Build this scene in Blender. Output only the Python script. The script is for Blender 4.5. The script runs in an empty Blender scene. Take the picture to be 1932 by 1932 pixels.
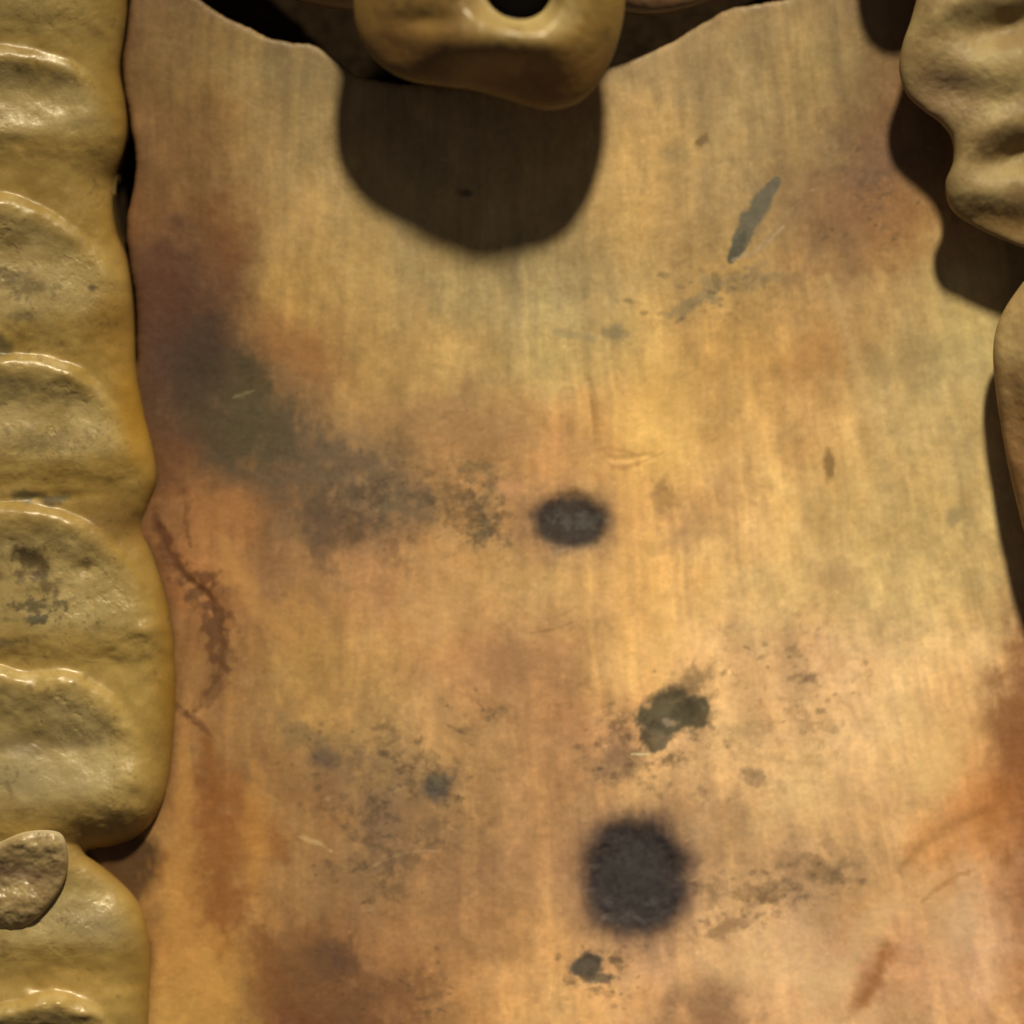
import bpy, math
import numpy as np
from mathutils import Vector

# ------------------------------------------------------------------ camera, world, lamp, exposure
S = 5e-5                                  # metres per unit of the layout grid (1 unit = 0.05 mm)
D = 0.50                                  # camera height above the panel
C = bpy.context.scene.collection
sc = bpy.context.scene
sc.view_settings.view_transform = 'Standard'
sc.view_settings.look = 'None'
sc.view_settings.exposure = 0.0
sc.view_settings.gamma = 1.0
sc.render.resolution_x = 1024; sc.render.resolution_y = 1024
sc.render.engine = 'CYCLES'

cd = bpy.data.cameras.new('camera'); cam = bpy.data.objects.new('camera', cd); C.objects.link(cam)
cam.location = (0, 0, D)
cd.sensor_width = 36; cd.sensor_height = 36
cd.lens = 36 * D / (1932 * S)
cd.clip_start = 0.01; cd.clip_end = 10
cd.dof.use_dof = True; cd.dof.focus_distance = D - 0.0035; cd.dof.aperture_fstop = 5.5
sc.camera = cam

w = bpy.data.worlds.new('World'); sc.world = w; w.use_nodes = True
bg = w.node_tree.nodes['Background']
bg.inputs[0].default_value = (1.0, 0.82, 0.66, 1); bg.inputs[1].default_value = 0.066

# the one museum spotlight: high above the upper edge of the picture, slightly to its right
sd = bpy.data.lights.new('spotlight', 'SPOT'); spot = bpy.data.objects.new('spotlight', sd); C.objects.link(spot)
aim = Vector((0.012, -0.030, 0))
ldir = Vector((0.13, 1.0, 0.72)).normalized()
spot.location = aim + ldir * 1.2
spot.rotation_euler = (-ldir).to_track_quat('-Z', 'Y').to_euler()
sd.energy = 84; sd.color = (1.0, 0.853, 0.573)
sd.spot_size = math.radians(12.5); sd.spot_blend = 1.0
sd.shadow_soft_size = 0.050

# ------------------------------------------------------------------ numpy helpers
def P(x, y, z=0.0): return (np.asarray(x) - 966) * S, (966 - np.asarray(y)) * S, np.asarray(z) * S
def lattice(seed): return np.random.RandomState(seed).rand(257, 257)
_lat = {}
def vnoise(x, y, seed):
    if seed not in _lat: _lat[seed] = lattice(seed)
    L = _lat[seed]
    xi = np.floor(x).astype(int); yi = np.floor(y).astype(int)
    fx = x - xi; fy = y - yi
    fx = fx*fx*fx*(fx*(fx*6-15)+10); fy = fy*fy*fy*(fy*(fy*6-15)+10)
    a = L[yi % 256, xi % 256]; b = L[yi % 256, (xi+1) % 256]
    c = L[(yi+1) % 256, xi % 256]; d = L[(yi+1) % 256, (xi+1) % 256]
    return (a*(1-fx)+b*fx)*(1-fy) + (c*(1-fx)+d*fx)*fy
def fbm(x, y, size, seed, octv=4, stretch=1.0, rough=0.55):
    """fractal noise about 0, amplitude about 1; stretch > 1 draws it out along y"""
    v = 0; a = 1; t = 0; f = 1.0/size
    for k in range(octv):
        th = 0.6*k+0.45
        X = x*math.cos(th)-y*math.sin(th) if stretch == 1 else x
        Y = x*math.sin(th)+y*math.cos(th) if stretch == 1 else y/stretch
        v = v + a*(vnoise(X*f+13.7*k, Y*f+7.1*k, seed+k)-0.5); t += a; a *= rough; f *= 2.03
    return v/t*3.0
def sstep(a, b, x):
    t = np.clip((x-a)/(b-a), 0, 1); return t*t*(3-2*t)
def lin(c):
    c = np.asarray(c, float)/255.0
    return np.where(c < 0.04045, c/12.92, ((c+0.055)/1.055)**2.4)
LIGHT = np.array([0.86, 0.74, 0.52])       # brightness of a white sheet under this lamp: turns seen colours into pigments
def pig(c): return np.clip(lin(c)/LIGHT, 0.004, 0.9)
def spline(pts, n, closed=True):
    p = np.array(pts, float); m = len(p); out = []
    segs = m if closed else m-1
    for i in range(segs):
        if closed: a, b, c, d = p[(i-1) % m], p[i], p[(i+1) % m], p[(i+2) % m]
        else: a, b, c, d = p[max(i-1, 0)], p[i], p[i+1], p[min(i+2, m-1)]
        k = max(2, n//segs)
        for t in np.arange(k)/k:
            out.append(0.5*((2*b)+(-a+c)*t+(2*a-5*b+4*c-d)*t*t+(-a+3*b-3*c+d)*t**3))
    if not closed: out.append(p[-1])
    return np.array(out)
def blob(col, x, y, cx, cy, rx, ry, ang, rgb, k=1.0, soft=0.5, rough=0.25, nz=40, seed=5):
    a = math.radians(ang); dx = x-cx; dy = y-cy
    u = (dx*math.cos(a)+dy*math.sin(a))/rx; v = (-dx*math.sin(a)+dy*math.cos(a))/ry
    near = (u*u+v*v) < 9
    if not near.any(): return
    d = np.sqrt(u[near]**2+v[near]**2)+rough*(fbm(x[near], y[near], nz, seed, 4)+0.35*fbm(x[near], y[near], 10, seed+5, 3, 2.5))
    al = k*(1-sstep(1-soft, 1+soft, d))
    al = al[:, None]
    col[near] = col[near]*(1-al)+pig(rgb)*al
def stroke(col, x, y, pts, wd, rgb, k=1.0, rough=0.7, nz=12, seed=9, hard=0.0):
    pl = spline(pts, 24, False)
    m = (x > pl[:, 0].min()-3*wd) & (x < pl[:, 0].max()+3*wd) & (y > pl[:, 1].min()-3*wd) & (y < pl[:, 1].max()+3*wd)
    if not m.any(): return
    X = x[m]; Y = y[m]; dm = np.full(X.shape, 1e9); tt = np.zeros(X.shape)
    for i in range(len(pl)-1):
        ax, ay = pl[i]; bx, by = pl[i+1]; L2 = (bx-ax)**2+(by-ay)**2+1e-9
        t = np.clip(((X-ax)*(bx-ax)+(Y-ay)*(by-ay))/L2, 0, 1)
        dd = np.hypot(X-ax-t*(bx-ax), Y-ay-t*(by-ay)); b = dd < dm; dm[b] = dd[b]; tt[b] = (i+t[b])/(len(pl)-1)
    wv = wd*(0.35+0.65*np.sin(np.pi*np.clip(tt, 0.02, 0.98)))
    d = dm/wv+rough*fbm(X, Y, nz, seed, 3)
    al = (k*(1-sstep(hard, 1.5-0.4*hard, d)))[:, None]
    col[m] = col[m]*(1-al)+pig(rgb)*al

# ------------------------------------------------------------------ objects
def tag(o, label=None, cat=None, kind=None, group=None):
    if label: o['label'] = label
    if cat: o['category'] = cat
    if kind: o['kind'] = kind
    if group: o['group'] = group
    return o
def empty(name, x, y, z=0):
    o = bpy.data.objects.new(name, None); C.objects.link(o); X, Y, Z = P(x, y, z); o.location = (float(X), float(Y), float(Z)); return o
def mesh(name, V, F, col, mat, parent=None):
    """V: (n,3) metres, F: (m,4) quads, col: (n,3) pigment per vertex"""
    me = bpy.data.meshes.new(name)
    V = np.asarray(V, np.float32)
    if parent is not None: V = V-np.array(parent.location, np.float32)
    F = np.asarray(F, np.int32)
    W = V.astype(float)-V.mean(0); A = np.cross(W[F[:, 2]]-W[F[:, 0]], W[F[:, 3]]-W[F[:, 1]])      # faces look outwards
    az = A[:, 2].sum(); s_ = az if abs(az) > 0.2*np.abs(A[:, 2]).sum() else (A*W[F].mean(1)).sum()
    if s_ < 0: F = F[:, ::-1].copy()
    me.vertices.add(len(V)); me.vertices.foreach_set('co', V.ravel())
    me.loops.add(F.size); me.loops.foreach_set('vertex_index', F.ravel())
    me.polygons.add(len(F)); me.polygons.foreach_set('loop_start', np.arange(0, F.size, 4, dtype=np.int32))
    me.polygons.foreach_set('use_smooth', np.ones(len(F), bool))
    me.update(calc_edges=True); me.validate()
    at = me.color_attributes.new('pigment', 'FLOAT_COLOR', 'POINT')
    at.data.foreach_set('color', np.c_[col, np.ones(len(col))].astype(np.float32).ravel())
    me.materials.append(mat)
    o = bpy.data.objects.new(name, me); C.objects.link(o)
    if parent is not None: o.parent = parent
    return o
def grid_faces(r, c, wrap=False):
    i = np.arange(r-1)[:, None]; j = np.arange(c if wrap else c-1)[None, :]; j2 = (j+1) % c
    return np.stack([i*c+j, i*c+j2, (i+1)*c+j2, (i+1)*c+j], -1).reshape(-1, 4)

# ------------------------------------------------------------------ materials
def ivory(name, rough, spec, sss, grain, bump, stretch=4.0, coat=0.0):
    m = bpy.data.materials.new(name); m.use_nodes = True; nt = m.node_tree; N = nt.nodes; L = nt.links
    b = N['Principled BSDF']
    va = N.new('ShaderNodeVertexColor'); va.layer_name = 'pigment'
    tc = N.new('ShaderNodeNewGeometry'); mp = N.new('ShaderNodeMapping'); L.new(tc.outputs['Position'], mp.inputs[0])
    mp.inputs['Scale'].default_value = (1, 1/stretch, 1)
    n1 = N.new('ShaderNodeTexNoise'); n1.inputs['Scale'].default_value = 2600; n1.inputs['Detail'].default_value = 5
    n1.inputs['Roughness'].default_value = 0.6; L.new(mp.outputs[0], n1.inputs['Vector'])
    n2 = N.new('ShaderNodeTexNoise'); n2.inputs['Scale'].default_value = 5200; n2.inputs['Detail'].default_value = 3
    L.new(tc.outputs['Position'], n2.inputs['Vector'])
    ad = N.new('ShaderNodeMath'); ad.operation = 'ADD'; L.new(n1.outputs[0], ad.inputs[0]); L.new(n2.outputs[0], ad.inputs[1])
    mr = N.new('ShaderNodeMapRange'); mr.inputs['From Min'].default_value = 0.6; mr.inputs['From Max'].default_value = 1.4
    mr.inputs['To Min'].default_value = 1-grain; mr.inputs['To Max'].default_value = 1+grain; L.new(ad.outputs[0], mr.inputs[0])
    mx = N.new('ShaderNodeVectorMath'); mx.operation = 'SCALE'; L.new(va.outputs['Color'], mx.inputs[0]); L.new(mr.outputs[0], mx.inputs['Scale'])
    L.new(mx.outputs[0], b.inputs['Base Color'])
    rr = N.new('ShaderNodeMapRange'); rr.inputs['From Min'].default_value = 0.3; rr.inputs['From Max'].default_value = 0.7
    rr.inputs['To Min'].default_value = rough-0.1; rr.inputs['To Max'].default_value = rough+0.12; L.new(n1.outputs[0], rr.inputs[0]); L.new(rr.outputs[0], b.inputs['Roughness'])
    b.inputs['Specular IOR Level'].default_value = spec
    b.inputs['Subsurface Weight'].default_value = sss; b.inputs['Subsurface Radius'].default_value = (1, 0.55, 0.22); b.inputs['Subsurface Scale'].default_value = 0.0012
    b.inputs['Coat Weight'].default_value = coat; b.inputs['Coat Roughness'].default_value = 0.28
    bp = N.new('ShaderNodeBump'); bp.inputs['Strength'].default_value = bump; bp.inputs['Distance'].default_value = 4e-5
    L.new(ad.outputs[0], bp.inputs['Height']); L.new(bp.outputs[0], b.inputs['Normal'])
    return m
M_panel = ivory('aged_bone', 0.5, 0.3, 0.0, 0.06, 0.16, 3.0)
M_dull = ivory('dull_old_ivory', 0.56, 0.32, 0.08, 0.07, 0.16, 1.0, 0.0)
M_carve = ivory('polished_old_ivory', 0.38, 0.5, 0.12, 0.06, 0.14, 1.0, 0.10)
mb = bpy.data.materials.new('dark_void'); mb.use_nodes = True  # near-black colour stands in for the shade of the void
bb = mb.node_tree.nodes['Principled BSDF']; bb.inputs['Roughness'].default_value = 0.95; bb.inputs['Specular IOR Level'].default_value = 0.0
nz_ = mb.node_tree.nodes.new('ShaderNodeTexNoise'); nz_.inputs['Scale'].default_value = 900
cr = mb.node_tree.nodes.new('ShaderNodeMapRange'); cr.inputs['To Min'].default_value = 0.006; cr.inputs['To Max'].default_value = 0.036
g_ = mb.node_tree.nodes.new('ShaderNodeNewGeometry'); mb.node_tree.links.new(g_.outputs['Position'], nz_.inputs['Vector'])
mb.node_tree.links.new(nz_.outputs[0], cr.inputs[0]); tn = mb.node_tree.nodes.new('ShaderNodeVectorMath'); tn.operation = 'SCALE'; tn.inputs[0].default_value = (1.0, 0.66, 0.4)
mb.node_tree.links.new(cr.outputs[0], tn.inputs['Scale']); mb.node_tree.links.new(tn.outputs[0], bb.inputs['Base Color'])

# ------------------------------------------------------------------ dark sheet added for the shaded void behind the carving
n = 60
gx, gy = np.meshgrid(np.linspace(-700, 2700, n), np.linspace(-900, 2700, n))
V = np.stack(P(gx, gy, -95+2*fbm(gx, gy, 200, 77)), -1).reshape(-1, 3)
bk = mesh('void_backing', V, grid_faces(n, n)[:, ::-1], np.full((n*n, 3), 0.01), mb); tag(bk, 'dark sheet standing in for the shaded void behind the openings of the carving', 'backdrop', 'structure')

# ------------------------------------------------------------------ the stained panel
GX = [230, 400, 560, 720, 880, 1040, 1200, 1360, 1520, 1680, 1840, 1960]
GY = [-10, 120, 260, 400, 540, 680, 820, 960, 1100, 1240, 1380, 1520, 1660, 1800, 1945]
G = [
 [(125,92,58),(135,105,65),(140,112,70),(140,115,75),(140,115,75),(145,118,76),(150,122,78),(150,122,78),(142,116,75),(130,100,65),(125,95,60),(125,95,60)],
 [(130,95,55),(140,110,62),(150,125,78),(145,118,76),(150,120,75),(150,120,75),(160,130,85),(158,130,85),(150,125,78),(120,90,55),(120,90,55),(120,90,55)],
 [(125,88,52),(137,100,56),(155,125,75),(150,125,80),(150,125,80),(160,130,80),(185,145,85),(165,135,85),(150,120,75),(125,90,60),(130,95,50),(130,95,50)],
 [(130,85,48),(132,92,50),(170,135,80),(160,135,85),(165,138,85),(170,140,85),(185,148,88),(160,130,82),(140,110,72),(150,105,60),(150,115,70),(150,115,70)],
 [(96,62,42),(102,66,42),(175,135,72),(170,140,85),(170,145,92),(165,142,92),(170,140,88),(175,138,80),(165,125,75),(175,140,85),(160,138,85),(155,130,80)],
 [(90,60,42),(80,58,42),(145,102,57),(180,140,78),(180,145,85),(175,148,90),(190,152,88),(190,145,80),(175,130,75),(175,145,90),(170,148,92),(165,140,88)],
 [(98,64,40),(90,68,48),(120,92,60),(150,114,70),(165,122,75),(175,128,75),(210,162,88),(195,150,85),(185,142,85),(180,148,90),(180,152,95),(175,148,90)],
 [(120,75,40),(145,97,53),(118,86,55),(130,98,66),(165,122,72),(190,135,80),(200,150,85),(190,148,90),(195,155,90),(180,150,88),(175,148,88),(165,140,85)],
 [(130,75,40),(150,95,50),(150,105,62),(165,115,68),(175,130,75),(185,145,85),(205,155,85),(190,152,88),(190,155,92),(185,155,92),(175,148,88),(160,130,80)],
 [(150,98,52),(140,94,50),(170,125,65),(185,140,80),(163,115,72),(170,122,74),(205,158,88),(190,150,90),(185,145,92),(190,155,95),(185,150,90),(140,85,50)],
 [(130,85,40),(150,100,52),(170,125,68),(180,135,75),(168,126,78),(165,118,72),(178,132,80),(182,146,88),(190,150,92),(200,162,98),(178,132,75),(120,65,35)],
 [(145,98,46),(158,104,54),(158,112,62),(140,104,65),(152,112,68),(167,120,72),(195,150,88),(172,134,82),(195,158,95),(195,152,90),(180,120,62),(130,72,38)],
 [(178,122,60),(156,102,50),(162,114,64),(142,106,68),(147,106,68),(162,120,75),(190,145,90),(180,140,85),(165,128,80),(185,140,80),(185,135,80),(140,88,50)],
 [(178,122,55),(165,110,50),(125,78,43),(150,102,60),(165,118,72),(190,142,85),(185,140,90),(185,145,90),(195,155,100),(180,130,80),(195,150,100),(160,105,55)],
 [(185,130,60),(180,130,60),(112,62,36),(122,80,48),(170,120,68),(205,155,90),(195,145,85),(150,110,70),(200,155,95),(185,145,90),(185,140,85),(165,115,60)]]
EDGE = [(236,-120),(240,0),(235,60),(226,130),(236,190),(240,245),(232,290),(216,340),(212,390),(222,440),(240,490),(250,560),(254,640),(258,700),(272,780),(290,850),(296,905),(280,955),(272,1000),(290,1050),(312,1120),(326,1200),(331,1300),(326,1400),(318,1470),(306,1515),(284,1555),(252,1582),(212,1596),(172,1602),(164,1612),(184,1628),(216,1654),(252,1690),(272,1730),(284,1800),(282,1880),(278,1990),(276,2060)]
LEFT = [(244,-200),(243,0),(240,60),(230,130),(240,200),(250,262),(256,312),(250,362),(240,410),(238,450),(244,500),(254,560),(258,640),(250,700),(190,780),(110,860),(100,950),(100,1200),(100,1600),(100,2060)]
def panel():
    nx, ny = 860, 900
    # the sheet's upper edge and side edges (it runs on under the carved borders)
    xs = np.linspace(238, 1990, nx); t = np.linspace(0, 1, ny)
    topc = spline([(100,-160),(300,-60),(368,-4),(410,26),(470,52),(520,74),(590,84),(640,112),(700,150),(900,165),(1060,158),(1140,128),(1200,108),(1265,80),(1330,40),(1375,16),(1440,4),(1500,-10),(1560,-60),(1700,-140),(2100,-200)], 200, False)
    yt = np.interp(xs, topc[:, 0], topc[:, 1])+2.2*fbm(xs, xs*0, 22, 3, 3)
    y = yt[None, :]+(1990-yt[None, :])*t[:, None]; sx = (xs-xs[0])/(xs[-1]-xs[0])
    lc = spline(LEFT, 400, False); xl = np.interp(y, lc[:, 1], lc[:, 0])+1.6*fbm(y, y*0, 40, 13, 4)
    x = xl+(1990-xl)*sx[None, :]
    # pigment: broad tones with the lamp's dimming upwards painted in, warped so that their borders wander
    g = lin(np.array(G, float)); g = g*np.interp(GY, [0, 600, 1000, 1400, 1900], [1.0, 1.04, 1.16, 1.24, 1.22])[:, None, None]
    wr = (np.clip((np.array(GX)-900)/400, 0, 1)[None, :]*np.clip((np.array(GY)-800)/500, 0, 1)[:, None])[..., None]
    g = g*(1+wr*np.array([0.08, 0.06, 0.30])); wl = (np.clip((900-np.array(GX))/400, 0, 1)[None, :]*np.clip((np.array(GY)-800)/500, 0, 1)[:, None])[..., None]
    g = g*(1+wl*np.array([-0.12, -0.04, 0.05])); gxn = np.array(GX, float); gyn = np.array(GY, float)
    wx = x+30*fbm(x, y, 150, 21, 4)+16*fbm(x, y, 40, 31, 5)
    wy = y+34*fbm(x, y, 150, 25, 4)+24*fbm(x, y, 40, 35, 5)
    fi = np.clip(np.interp(wx, gxn, np.arange(len(gxn))), 0, len(gxn)-1.001); fj = np.clip(np.interp(wy, gyn, np.arange(len(gyn))), 0, len(gyn)-1.001)
    i0 = fi.astype(int); j0 = fj.astype(int); u = (fi-i0); v = (fj-j0); u = (u*0.5+0.5*u*u*(3-2*u))[..., None]; v = (v*0.5+0.5*v*v*(3-2*v))[..., None]
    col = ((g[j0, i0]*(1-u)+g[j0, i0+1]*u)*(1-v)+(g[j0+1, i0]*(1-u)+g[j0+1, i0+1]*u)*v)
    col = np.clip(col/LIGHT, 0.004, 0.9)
    # mottling at several sizes, fibre streaks along the grain (which leans a little right downwards)
    gx_ = x-(0.02+0.00021*np.clip(x-1000, -300, 2000))*(y-1000)
    patch = 0.5+0.5*sstep(-0.6, 0.6, fbm(x, y, 260, 57, 3))
    gw = gx_+7*fbm(x, y, 120, 58, 3)
    fib = 0.085*fbm(gw, y, 70, 55, 4, 9)+0.10*patch*fbm(gw, y, 24, 52, 4, 22)+0.07*(patch-0.3)*fbm(gw, y, 10, 51, 2, 45)
    mott = 0.16*fbm(x, y, 110, 41, 6, 1.0, 0.66)+0.17*fbm(gw, y, 34, 47, 6, 2.2, 0.68)+fib+0.04*fbm(0.8*x+0.6*y, 0.8*y-0.6*x, 9, 44, 3)
    hue = fbm(x, y, 130, 61, 5); hue2 = fbm(x, y, 42, 67, 4)
    col *= np.exp(1.2*mott[..., None])
    col *= np.exp(np.stack([0.02*hue+0.02*hue2+0*fib, -0.012*hue-0.012*hue2, -0.05*hue-0.05*hue2-0.4*fib], -1))
    h = 3.5*fbm(x, y, 420, 71, 3)+0.9*fbm(x, y, 90, 73, 4)+0.9*fbm(gw, y, 60, 77, 3, 8)+0.26*fbm(gw, y, 15, 75, 4, 9)+0.30*fbm(x, y, 18, 76, 4)+0.16*fbm(x, y, 7, 79, 3)
    lum = col.mean(-1, keepdims=True); col = col*0.84+0.16*lum*np.array([1.62, 0.98, 0.40])*0.98
    col = col.reshape(-1, 3); X = x.ravel(); Y = y.ravel()
    hole = np.zeros(X.shape)
    for a in STAINS_AND_SHADE: blob(col, X, Y, *a[:6], **a[6])
    for a in STROKES: stroke(col, X, Y, *a[:3], **a[3])
    rs = np.random.RandomState(4)
    for cx, cy, rx, ry, k in PITTED:
        for _ in range(int(10+0.0013*rx*ry*k)):
            a = rs.rand()*6.283; q = rs.rand()**0.7; px = cx+rx*q*math.cos(a); py = cy+ry*q*math.sin(a); sz = 2.5+7*rs.rand()**2.5
            m = (np.abs(X-px) < 5*sz) & (np.abs(Y-py) < 5*sz)
            if not m.any(): continue
            c = col[m]; dk = rs.rand() < 0.95
            blob(c, X[m], Y[m], px, py, sz*(1+0.8*rs.rand()), sz*(0.6+0.5*rs.rand()), -30+60*rs.rand(), (72, 60, 42) if dk else (206, 168, 112), k=(0.5 if dk else 0.25)*(0.5+0.5*rs.rand()), soft=0.6, rough=0.7, nz=7, seed=30+int(rs.rand()*40))
            col[m] = c
    # pepper of tiny pits in the dirty areas
    dirt = np.zeros(X.shape)
    for cx, cy, rx, ry, k in PITTED: dirt = np.maximum(dirt, k*np.exp(-(((X-cx)/rx)**2+((Y-cy)/ry)**2)))
    pit = sstep(0.1, 1.15, 0.8*fbm(X, Y, 17, 91, 4, 1.0, 0.7)+0.6*fbm(X, Y, 60, 95, 3)+0.5*dirt)*np.clip(0.16+1.1*dirt, 0, 1)
    col = col*(1-0.62*pit[:, None])+pig((70, 56, 38))*0.62*pit[:, None]
    fleck = sstep(1.15, 1.5, fbm(X, Y, 13, 101, 2)+0.2*fbm(X, Y, 80, 105, 2))*0.2
    col = col*(1+fleck[:, None])
    h = h.ravel()-0.7*pit
    for cx, cy, r, dp in ((1075, 988, 75, 5), (1197, 1652, 105, 7), (1265, 1352, 60, 3), (1110, 1830, 34, 3)):
        h -= dp*(1-sstep(0.5, 1.05, np.hypot(X-cx, Y-cy)/r+0.1*fbm(X, Y, 30, 7, 3)))
    for pts, wd, dp in RIDGES:
        pl = spline(pts, 20, False); dm = np.full(X.shape, 1e9)
        for (ax, ay), (bx, by) in zip(pl[:-1], pl[1:]):
            tt = np.clip(((X-ax)*(bx-ax)+(Y-ay)*(by-ay))/((bx-ax)**2+(by-ay)**2+1e-9), 0, 1)
            dm = np.minimum(dm, np.hypot(X-ax-tt*(bx-ax), Y-ay-tt*(by-ay)))
        h += dp*np.exp(-(dm/wd)**2)
    # the sheet falls away towards its worn upper edge
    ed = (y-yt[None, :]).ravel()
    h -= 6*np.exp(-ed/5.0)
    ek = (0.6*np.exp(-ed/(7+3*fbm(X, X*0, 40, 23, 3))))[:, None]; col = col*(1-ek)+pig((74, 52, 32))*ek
    el = (x-xl).ravel(); h -= 10*np.exp(-el/5.0)
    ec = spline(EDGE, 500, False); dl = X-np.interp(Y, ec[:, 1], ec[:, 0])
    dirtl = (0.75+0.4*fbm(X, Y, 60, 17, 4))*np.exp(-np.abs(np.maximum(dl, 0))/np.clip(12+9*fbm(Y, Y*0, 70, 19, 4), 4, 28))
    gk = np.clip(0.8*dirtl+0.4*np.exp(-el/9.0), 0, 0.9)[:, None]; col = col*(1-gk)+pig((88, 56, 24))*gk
    V = np.stack(P(X, Y, h), -1); F = grid_faces(ny, nx)[:, ::-1]
    # thickness: rim wall and underside
    rim = np.r_[np.arange(nx), np.arange(1, ny)*nx+nx-1, (ny-1)*nx+np.arange(nx-2, -1, -1), np.arange(ny-2, 0, -1)*nx]
    b = len(V); low = V[rim].copy(); low[:, 2] = -60*S
    k = np.arange(len(rim)); k2 = (k+1) % len(rim)
    F = np.vstack([F, np.stack([rim[k], rim[k2], b+k2, b+k], -1)])
    return mesh('bone_panel', np.vstack([V, low]), F, np.vstack([col, col[rim]*0.8]), M_panel)

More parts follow.
